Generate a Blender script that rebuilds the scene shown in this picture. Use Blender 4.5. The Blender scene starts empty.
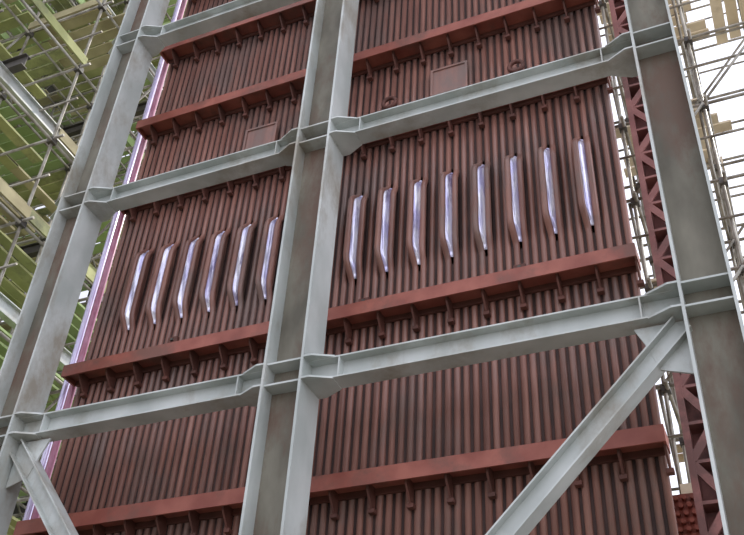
import bpy, math, random
from mathutils import Vector, Matrix
random.seed(7)
GZ=1.6  # eye height above ground; z values below are given relative to the eye
scene=bpy.context.scene
scene.view_settings.view_transform='Standard'

# ---------------------------------------------------------------- materials
def mat(name,c1,c2,scale=3.0,rough=0.7,metal=0.0,stretch=(1,1,1),c3=None,t3=0.62,bump=0.15,s3=None):
    m=bpy.data.materials.new(name); m.use_nodes=True
    nt=m.node_tree; N=nt.nodes; L=nt.links
    b=N['Principled BSDF']; b.inputs['Roughness'].default_value=rough; b.inputs['Metallic'].default_value=metal
    tc=N.new('ShaderNodeTexCoord'); mp=N.new('ShaderNodeMapping'); mp.inputs['Scale'].default_value=stretch
    L.new(tc.outputs['Object'],mp.inputs['Vector'])
    n=N.new('ShaderNodeTexNoise'); n.inputs['Scale'].default_value=scale; n.inputs['Detail'].default_value=6
    L.new(mp.outputs[0],n.inputs['Vector'])
    r=N.new('ShaderNodeValToRGB'); r.color_ramp.elements[0].position=.36; r.color_ramp.elements[1].position=.64
    r.color_ramp.elements[0].color=(*c1,1); r.color_ramp.elements[1].color=(*c2,1)
    L.new(n.outputs['Fac'],r.inputs['Fac'])
    out=r.outputs['Color']
    if c3:
        n2=N.new('ShaderNodeTexNoise'); n2.inputs['Scale'].default_value=scale*.45; n2.inputs['Detail'].default_value=8; n2.inputs['Roughness'].default_value=.7
        if s3:
            mp2=N.new('ShaderNodeMapping'); mp2.inputs['Scale'].default_value=s3; L.new(tc.outputs['Object'],mp2.inputs['Vector']); L.new(mp2.outputs[0],n2.inputs['Vector'])
        else: L.new(mp.outputs[0],n2.inputs['Vector'])
        r2=N.new('ShaderNodeValToRGB'); r2.color_ramp.elements[0].position=t3-.07; r2.color_ramp.elements[1].position=t3+.07
        L.new(n2.outputs['Fac'],r2.inputs['Fac'])
        mx=N.new('ShaderNodeMix'); mx.data_type='RGBA'
        L.new(r2.outputs['Color'],mx.inputs['Factor']); L.new(out,mx.inputs['A']); mx.inputs['B'].default_value=(*c3,1)
        out=mx.outputs['Result']
    L.new(out,b.inputs['Base Color'])
    if bump:
        bp=N.new('ShaderNodeBump'); bp.inputs['Strength'].default_value=bump; bp.inputs['Distance'].default_value=.02
        L.new(n.outputs['Fac'],bp.inputs['Height']); L.new(bp.outputs[0],b.inputs['Normal'])
    return m
M_TUBE=mat('tube_oxide_primer',(.19,.085,.065),(.32,.155,.118),2.2,.38,0,(4,1,.22),(.19,.12,.10),.54,s3=(1.2,1,.5))
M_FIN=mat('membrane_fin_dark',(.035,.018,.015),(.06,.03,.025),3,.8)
M_RED=mat('buckstay_red_primer',(.25,.066,.046),(.36,.115,.08),2.5,.55,0,(1,1,1),(.18,.075,.055),.56)
M_RDM=mat('lattice_red_dull',(.26,.10,.09),(.36,.16,.14),2.5,.6,0,(1,1,1),(.17,.08,.07),.55)
M_RDK=mat('bracket_red_shaded',(.09,.035,.025),(.14,.05,.035),2.5,.7)  # shade under the buckstays put into a darker bracket red
M_GREY=mat('frame_grey_primer',(.38,.41,.385),(.53,.555,.53),1.6,.36,.05,(1,1,.6),(.30,.28,.23),.58)
M_WEB=mat('column_web_weathered_shaded',(.105,.095,.07),(.21,.195,.15),2.2,.7,0,(1,1,.4),(.13,.08,.055),.54)  # stained web, with the shade between the flanges darkened into its colour
M_DECK=mat('scaffold_plank_green',(.29,.31,.12),(.48,.50,.22),1.2,.8,0,(1,1,1),(.17,.18,.09),.56)
M_WOOD=mat('scaffold_plank_timber',(.60,.51,.36),(.78,.69,.52),1.5,.8,0,(1,1,1),(.44,.35,.23),.6)
M_OLD=mat('scaffold_plank_weathered',(.30,.26,.14),(.50,.45,.26),1.5,.8)
M_POLE=mat('scaffold_pole_steel',(.20,.18,.14),(.42,.40,.34),4,.5,.3)
M_PALE=mat('pipe_pale_highlight',(.66,.60,.86),(.80,.74,.95),4,.25,.3,bump=0)  # bright edge highlight and sky glimpses put into the pale lavender
M_SHEEN=mat('slot_sky_sheen',(.52,.50,.78),(.92,.92,1.0),6,.14,.35,(3,1,.35),(.26,.22,.36),.57,bump=.3)  # lavender sky gleam of the slots painted into the strip colour
M_PINK=mat('edge_pipe_red',(.42,.14,.22),(.52,.24,.34),4,.3)
M_GROUND=mat('site_concrete',(.15,.14,.115),(.22,.20,.165),.6,.9)
M_DARK=mat('dark_steel',(.05,.045,.04),(.09,.08,.065),3,.6)
M_NET=mat('debris_sheet_green',(.26,.36,.13),(.40,.52,.23),1.0,.8)

# ---------------------------------------------------------------- mesh builder
class MB:
    def __init__(s): s.v=[];s.f=[];s.m=[];s.sm=[];s.mats=[]
    def mi(s,m):
        if m not in s.mats: s.mats.append(m)
        return s.mats.index(m)
    def obox(s,c,ax,h,m):
        c=Vector(c); i0=len(s.v)
        for sx in(-1,1):
            for sy in(-1,1):
                for sz in(-1,1):
                    s.v.append(c+ax[0]*(h[0]*sx)+ax[1]*(h[1]*sy)+ax[2]*(h[2]*sz))
        for q in((0,1,3,2),(4,6,7,5),(0,4,5,1),(2,3,7,6),(0,2,6,4),(1,5,7,3)):
            s.f.append([i0+k for k in q]); s.m.append(s.mi(m)); s.sm.append(False)
    def box(s,lo,hi,m):
        c=[(a+b)/2 for a,b in zip(lo,hi)]; h=[abs(b-a)/2 for a,b in zip(lo,hi)]
        s.obox(c,(Vector((1,0,0)),Vector((0,1,0)),Vector((0,0,1))),h,m)
    def prism(s,poly,off,m):
        off=Vector(off); n=len(poly); i0=len(s.v)
        for p in poly: s.v.append(Vector(p))
        for p in poly: s.v.append(Vector(p)+off)
        k=s.mi(m)
        s.f.append([i0+i for i in range(n)][::-1]); s.f.append([i0+n+i for i in range(n)])
        s.m+= [k,k]; s.sm+=[False,False]
        for i in range(n):
            j=(i+1)%n; s.f.append([i0+i,i0+j,i0+n+j,i0+n+i]); s.m.append(k); s.sm.append(False)
    def strip(s,A,B,th,m):
        # thin curved plate lofted between two edge polylines
        k=s.mi(m); i0=len(s.v); n=len(A)
        for a,b in zip(A,B):
            a=Vector(a);b=Vector(b); t=Vector((0,th,0))
            mid=(a+b)/2+Vector((0,-.012,0))
            s.v+= [a,mid,b,b+t,mid+t,a+t]
        for j in range(n-1):
            p=i0+6*j; q=p+6
            for e in range(6):
                f=(e+1)%6; s.f.append([p+e,p+f,q+f,q+e]); s.m.append(k); s.sm.append(e in(0,1))
        s.f.append([i0+e for e in range(6)]); s.f.append([i0+6*(n-1)+e for e in range(6)][::-1]); s.m+=[k,k]; s.sm+=[False,False]
    def tube(s,pts,r,m,n=8,caps=True):
        pts=[Vector(p) for p in pts]; k=s.mi(m); rings=[]
        ref=None
        for i,p in enumerate(pts):
            a=pts[max(i-1,0)]; b=pts[min(i+1,len(pts)-1)]; d=(b-a).normalized()
            if ref is None: ref=Vector((1,0,0)) if abs(d.x)<.9 else Vector((0,1,0))
            u=(ref-d*ref.dot(d)).normalized(); w=d.cross(u); ref=u
            rings.append(len(s.v))
            for j in range(n):
                t=2*math.pi*j/n; s.v.append(p+u*(r*math.cos(t))+w*(r*math.sin(t)))
        for a,b in zip(rings,rings[1:]):
            for j in range(n):
                q=(j+1)%n; s.f.append([a+j,a+q,b+q,b+j]); s.m.append(k); s.sm.append(True)
        if caps:
            s.f.append([rings[0]+j for j in range(n)][::-1]); s.f.append([rings[-1]+j for j in range(n)])
            s.m+=[k,k]; s.sm+=[False,False]
    def ibeam(s,p0,p1,nrm,h,b,tf,tw,mf,mw=None):
        p0=Vector(p0);p1=Vector(p1); a=(p1-p0); Ln=a.length; a.normalize()
        n=Vector(nrm); n=(n-a*n.dot(a)).normalized(); c=a.cross(n); mid=(p0+p1)/2
        mw=mw or mf
        s.obox(mid+n*(h/2-tf/2),(a,n,c),(Ln/2,tf/2,b/2),mf)
        s.obox(mid-n*(h/2-tf/2),(a,n,c),(Ln/2,tf/2,b/2),mf)
        s.obox(mid,(a,n,c),(Ln/2,h/2-tf,tw/2),mw)
    def obj(s,name,parent=None):
        me=bpy.data.meshes.new(name); me.from_pydata([tuple((v.x,v.y,v.z+GZ)) for v in s.v],[],s.f)
        for m in s.mats: me.materials.append(m)
        me.polygons.foreach_set('material_index',s.m); me.polygons.foreach_set('use_smooth',s.sm); me.update()
        o=bpy.data.objects.new(name,me); scene.collection.objects.link(o)
        if parent: o.parent=parent
        return o

# ---------------------------------------------------------------- ground
g=MB(); g.box((-60,-40,-GZ-.3),(50,60,-GZ),M_GROUND); g.obj('ground')

# ---------------------------------------------------------------- boiler tube wall
P=.1202; X0=-4.845; YW=9.5; R=.043; ZB=1.0; ZT=20.0
slots=set(range(0,29,4))|set(range(-32,-11,4))
w=MB()
YC=YW+R
z0,z1=8.34,9.94
def prof(o,sh):
    # (dx, y, z) of a tube bowed out of the wall by o and sideways by sh
    out=[]
    for t,f in((-.06,0),(0,.12),(.07,.38),(.14,.70),(.21,.92),(.29,1)):
        out.append((sh*f,YC-o*f,z0+t))
    return out+[(dx,y,z1-(z-z0)) for dx,y,z in reversed(out)]
for i in range(-37,33):
    x=X0+i*P
    if i in slots or (i-1) in slots:
        oa=.24 if x>-5 else .19
        o,sh=(oa,-.012) if i in slots else (.12,.018)
        w.tube([(x,YC,ZB)]+[(x+dx,y,z) for dx,y,z in prof(o,sh)]+[(x,YC,ZT)],R*1.05,M_TUBE,10)
        if i in slots:
            A=[(x+dx+.02,y-.008,z) for dx,y,z in prof(oa,-.012)[1:-1]]
            B=[(x+P+dx-.03,y-.006,z) for dx,y,z in prof(.12,.018)[1:-1]]
            w.strip(A,B,.01,M_SHEEN)
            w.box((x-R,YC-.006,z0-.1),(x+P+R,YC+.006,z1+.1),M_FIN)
            # side closure of the bowed pair
            xs_=x+P+.01
            w.prism([(xs_,YC,z0),(xs_,YC-.10,z0+.25),(xs_,YC-.10,z1-.25),(xs_,YC,z1)],(.008,0,0),M_TUBE)
    else:
        w.tube([(x,YC,ZB),(x,YC,ZT)],R,M_TUBE,10)
    if i<32:
        xa,xb=x+R*.8,x+P-R*.8
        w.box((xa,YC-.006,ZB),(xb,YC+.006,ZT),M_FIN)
w.tube([(-9.36,YC,ZT+.1),(-.85,YC,ZT+.1)],.16,M_RED,14)
w.tube([(-9.36,YC,ZB-.1),(-.85,YC,ZB-.1)],.16,M_RED,14)
w.obj('boiler_tube_wall')
for nm,x,r,m in(('corner_pipe',-9.45,.055,M_PINK),('corner_pipe',-9.60,.05,M_PALE)):
    e=MB(); e.tube([(x,YC,-GZ),(x,YC,ZT)],r,m,12); e.obj(nm)

# ---------------------------------------------------------------- buckstays
def buckstay(z,x0,x1):
    b=MB(); yf=YW-.34
    b.box((x0,yf,z-.10),(x1,yf+.025,z+.10),M_RED)
    b.box((x0,yf+.025,z-.01),(x1,YW-.04,z+.01),M_RED)
    b.box((x0+.04,YW-.04,z-.09),(x1-.04,YW-.005,z+.09),M_RDK)
    i=-36
    while i<=32:
        x=X0+i*P+P/2
        b.prism([(x,yf+.08,z-.01),(x,YW-.01,z-.01),(x,YW-.01,z-.30),(x,YW-.08,z-.30),(x,yf+.10,z-.12)],(.025,0,0),M_RDK)
        b.box((x-.03,YW-.09,z-.33),(x+.05,YW-.01,z-.28),M_RDK)
        b.prism([(x,yf+.03,z+.01),(x,YW-.01,z+.01),(x,YW-.01,z+.10),(x,yf+.03,z+.09)],(.02,0,0),M_RED)
        i+=4
    for x in (x0,x1-.03):
        b.box((x,yf+.02,z-.09),(x+.03,YW-.02,z+.09),M_RED)
    return b.obj('buckstay')
for z in(5.04,7.52,11.02,12.90,15.10,17.25): buckstay(z,-9.37,-.90)

# hatches and small fittings on wall
for x,z in((-6.75,11.8),(-3.35,11.93)):
    b=MB(); b.box((x-.27,YW-.10,z-.27),(x+.27,YW,z+.27),M_TUBE)
    b.box((x-.31,YW-.12,z-.31),(x+.31,YW-.09,z-.27),M_TUBE); b.box((x-.31,YW-.12,z+.27),(x+.31,YW-.09,z+.31),M_TUBE)
    b.box((x-.31,YW-.12,z-.27),(x-.27,YW-.09,z+.27),M_TUBE); b.box((x+.27,YW-.12,z-.27),(x+.31,YW-.09,z+.27),M_TUBE)
    b.obj('wall_hatch')
for x,z in((-4.35,11.72),(-2.25,11.72),(-4.0,4.1)):
    b=MB(); pts=[(x+.11*math.cos(t*math.pi/8),YW-.14,z+.11*math.sin(t*math.pi/8)) for t in range(17)]
    b.tube(pts,.035,M_RDK,6,False); b.tube([(x,YW,z-.1),(x,YW-.16,z-.1)],.05,M_RDK,8); b.obj('lifting_ring')
for x,z in((-4.6,7.85),(-2.4,7.85),(-7.7,7.9)):
    b=MB(); b.box((x-.08,YW-.05,z-.06),(x+.08,YW+.01,z+.06),M_RDK); b.box((x-.02,YW-.08,z-.02),(x+.02,YW-.04,z+.02),M_DARK); b.obj('wall_clip')

# ---------------------------------------------------------------- grey steel frame
CX=[-9.04,-4.87,-.18]; CH=.52; CB=.48; YF=8.0; YM=YF+CB/2
LV=[1.95,5.9,9.9,13.95,18.0]; BH=.29; BW=.25
def hplate(b,x,s,z):
    x0=x+s*CH/2; b.prism([(x0,YF+.0,z-.012),(x0+s*.10,YF+.0,z-.012),(x0+s*.34,YM-BW/2,z-.012),(x0+s*.34,YM+BW/2,z-.012),(x0+s*.10,YF+CB,z-.012),(x0,YF+CB,z-.012)],(0,0,.024),M_GREY)
for ci,x in enumerate(CX):
    b=MB()
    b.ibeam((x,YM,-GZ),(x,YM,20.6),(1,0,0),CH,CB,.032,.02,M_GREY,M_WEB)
    b.box((x-.45,YM-.45,-GZ),(x+.45,YM+.45,-GZ+.05),M_GREY)
    for z in LV:
        for dz in(-BH/2,BH/2):
            b.box((x-CH/2+.03,YF+.03,z+dz-.012),(x+CH/2-.03,YF+CB-.03,z+dz+.012),M_GREY)
            if ci<2: hplate(b,x,1,z+dz)
            if ci>0: hplate(b,x,-1,z+dz)
            else: b.prism([(x-CH/2,YF,z+dz-.012),(x-CH/2-.2,YF+.1,z+dz-.012),(x-CH/2-.2,YF+CB-.1,z+dz-.012),(x-CH/2,YF+CB,z+dz-.012)],(0,0,.024),M_GREY)
    b.obj('steel_column')
for z in LV:
    for a,c in((0,1),(1,2)):
        b=MB(); x0=CX[a]+CH/2; x1=CX[c]-CH/2
        b.ibeam((x0,YM,z),(x1,YM,z),(0,0,1),BH,BW,.02,.014,M_GREY)
        for xx in(x0+.4,x1-.4):
            b.box((xx-.008,YM-BW/2,z-BH/2+.02),(xx+.008,YM+BW/2,z+BH/2-.02),M_GREY)
        b.obj('steel_beam')
def brace(p0,p1,s):
    b=MB(); b.ibeam(p0,p1,(0,0,1),.22,.22,.018,.014,M_GREY)
    x=CX[2] if s<0 else CX[0]; x0=x+s*(CH/2+.01)
    b.prism([(x0,YM-.012,5.72),(x0+s*.5,YM-.012,5.72),(x0+s*.4,YM-.012,5.5),(x0+s*.30,YM-.012,5.2),(x0,YM-.012,5.1)],(0,.024,0),M_GREY)
    b.obj('diagonal_brace')
brace((CX[2]-.29,YM,5.66),(CX[1]+.40,YM,1.55),-1)
brace((CX[0]+.29,YM,5.66),(CX[1]-.40,YM,1.55),1)

# ---------------------------------------------------------------- red corner column to the right of the wall
b=MB()
b.box((-.82,10.4,-GZ),(-.74,10.75,20),M_RDM); b.box((-.48,10.4,-GZ),(-.40,10.75,20),M_RDM)
b.box((-.74,10.66,-GZ),(-.48,10.69,20),M_RDM)
z=-1.2; k=0
while z<19:
    sg=1 if k%2 else -1
    b.obox((-.61,10.43,z+.25),(Vector((.34,0,.5*sg)).normalized(),Vector((0,1,0)),Vector((-.5*sg,0,.34)).normalized()),(.28,.015,.05),M_RDM)
    b.box((-.74,10.42,z-.02),(-.48,10.66,z+.02),M_RDM); z+=.5;k+=1
b.obj('red_lattice_column')
b=MB(); b.box((-1.25,11.3,4.0),(-.35,11.36,5.35),M_RED)
for i in range(9):
    for j in range(13):
        x=-1.2+i*.1+(.05 if j%2 else 0); zz=4.08+j*.1
        b.tube([(x,11.3,zz),(x,11.22,zz)],.03,M_RED,8)
b.box((-1.25,11.4,-GZ),(-1.15,11.5,5.35),M_RED); b.box((-.45,11.4,-GZ),(-.35,11.5,5.35),M_RED)
b.obj('tube_sheet_panel')

# ---------------------------------------------------------------- scaffolds
def scaffold(name,xs,ys,lift,top,deckfn,mdeck,brfn,r=.03,extra=None,gap=.12,toe=.5):
    b=MB(); rr=random.Random(11)
    for x in xs:
        for y in ys: b.tube([(x,y,-GZ),(x,y,top+.6)],r,M_POLE,6)
    z=-GZ+lift; l=0
    while z<=top:
        for y in ys:
            b.tube([(xs[0]-.3,y-.05,z),(xs[-1]+.3,y-.05,z)],r,M_POLE,6)
            b.tube([(xs[0]-.3,y-.05,z+1.0),(xs[-1]+.3,y-.05,z+1.0)],r*.8,M_POLE,6)
        for x in xs:
            b.tube([(x+.05,ys[0]-.3,z-.06),(x+.05,ys[-1]+.3,z-.06)],r,M_POLE,6)
            for y in ys: b.box((x-.05,y-.08,z-.09),(x+.08,y+.05,z+.03),M_DARK)
        for i in range(len(xs)-1):
            for j in range(len(ys)-1):
                d=deckfn(i,j,l)
                mm=mdeck[rr.randrange(len(mdeck))]
                if d==1:
                    y=ys[j]+.05
                    n=0; mx=rr.choice([3,5,9])
                    while y<ys[j+1]-.2 and n<mx:
                        if rr.random()>gap:
                            e=rr.uniform(-.2,.35); tl=rr.uniform(-.02,.05); b.box((xs[i]-.1+e*.5,y,z+.04+tl),(xs[i+1]+.15+e,y+.22,z+.085+tl),mm)
                        y+=.27;n+=1
                    if rr.random()<toe: b.box((xs[i],ys[j]-.1,z+.05),(xs[i+1],ys[j]-.06,z+.27),mm)
                elif d==2:
                    x=xs[i]+.05; n=0; mx=rr.choice([3,5,9])
                    while x<xs[i+1]-.2 and n<mx:
                        if rr.random()>gap:
                            e=rr.uniform(-.2,.35); tl=rr.uniform(-.02,.05); b.box((x,ys[j]-.1+e*.5,z+.04+tl),(x+.22,ys[j+1]+.15+e,z+.085+tl),mm)
                        x+=.27;n+=1
                    if rr.random()<toe: b.box((xs[i+1]+.1,ys[j],z+.05),(xs[i+1]+.14,ys[j+1],z+.27),mm)
                if brfn(i,j,l):
                    b.tube([(xs[i],ys[j]-.08,z),(xs[i+1],ys[j]-.08,z+lift)],r*.9,M_POLE,6)
                if brfn(j,i,l+1):
                    b.tube([(xs[i]-.08,ys[j],z+lift),(xs[i]-.08,ys[j+1],z)],r*.9,M_POLE,6)
        z+=lift; l+=1
    if extra: extra(b)
    return b.obj(name)
rnd=random.Random(5)
def dl(i,j,l):
    v=rnd.random()
    return 0 if v<.22 else (1 if v<.68 else 2)
def ex(b):
    for z in(5.6,9.6,13.6,17.6,21.6):
        for y in(7.6,12.1,16.6):
            b.ibeam((-22,y,z),(-10.9,y,z),(0,0,1),.3,.15,.02,.02,M_DARK)
        b.ibeam((-11.3,6.5,z-.3),(-11.3,17.6,z-.3),(0,0,1),.3,.15,.02,.02,M_GREY)
    for x in(-13.6,-17.6):
        for y in(12.1,17.6): b.ibeam((x,y,-GZ),(x,y,25),(1,0,0),.3,.3,.02,.02,M_DARK)
    for z in range(2,25,4):
        b.box((-21,18.0,z-.2),(-11,18.04,z+1.6),M_NET)
        b.box((-21.1,7,z+1),(-21.06,17,z+2.9),M_NET)
    b.box((-22,5.5,25.3),(-10.2,18,25.36),M_DARK)
scaffold('tube_scaffold',[-20.5,-18.6,-16.6,-14.6,-12.6,-10.7],[6.5,8.6,10.8,13,15.2,17.4],2.0,25,dl,[M_DECK,M_DECK,M_NET,M_OLD],lambda i,j,l:(i*3+j*5+l*2)%4==0,extra=ex)
def dr(i,j,l):
    v=rnd.random()
    return 0 if v<.62 else (1 if v<.87 else 2)
scaffold('tube_scaffold',[-1.1,.3,1.7,3.1],[12.2,13.8,15.6],1.8,19,dr,[M_WOOD],lambda i,j,l:(i+j+l)%2==0)

# ---------------------------------------------------------------- world: overcast sky, brighter towards the open (east) side
wd=bpy.data.worlds.new('sky'); scene.world=wd; wd.use_nodes=True
nt=wd.node_tree; bg=nt.nodes['Background']
tc=nt.nodes.new('ShaderNodeTexCoord'); sx=nt.nodes.new('ShaderNodeSeparateXYZ'); nt.links.new(tc.outputs['Generated'],sx.inputs[0])
mr=nt.nodes.new('ShaderNodeMapRange'); mr.inputs['From Min'].default_value=-.9; mr.inputs['From Max'].default_value=.9
mr.inputs['To Min'].default_value=.80; mr.inputs['To Max'].default_value=2.6
nt.links.new(sx.outputs['X'],mr.inputs['Value']); nt.links.new(mr.outputs[0],bg.inputs['Strength'])
bg.inputs['Color'].default_value=(.86,.88,1,1)
sl=bpy.data.lights.new('sun','SUN'); sl.energy=3; sl.angle=.05; sl.color=(1,.95,.86)
so=bpy.data.objects.new('sun',sl); scene.collection.objects.link(so)
so.rotation_euler=Vector((-.45,-.8,-1.1)).to_track_quat('-Z','Y').to_euler(); so.location=(0,0,40)

# ---------------------------------------------------------------- camera
cd=bpy.data.cameras.new('camera'); co=bpy.data.objects.new('camera',cd); scene.collection.objects.link(co)
Zc=Vector((.0517,.7774,-.6268)).normalized(); Xc=Vector((.9185,.2095,.3353)); Xc=(Xc-Zc*Xc.dot(Zc)).normalized(); Yc=Zc.cross(Xc)
M=Matrix((( Xc.x,Xc.y,Xc.z,0),(Yc.x,Yc.y,Yc.z,0),(Zc.x,Zc.y,Zc.z,GZ),(0,0,0,1)))
co.matrix_world=M
cd.sensor_width=36; cd.lens=36*957/744; cd.clip_end=300
scene.camera=co
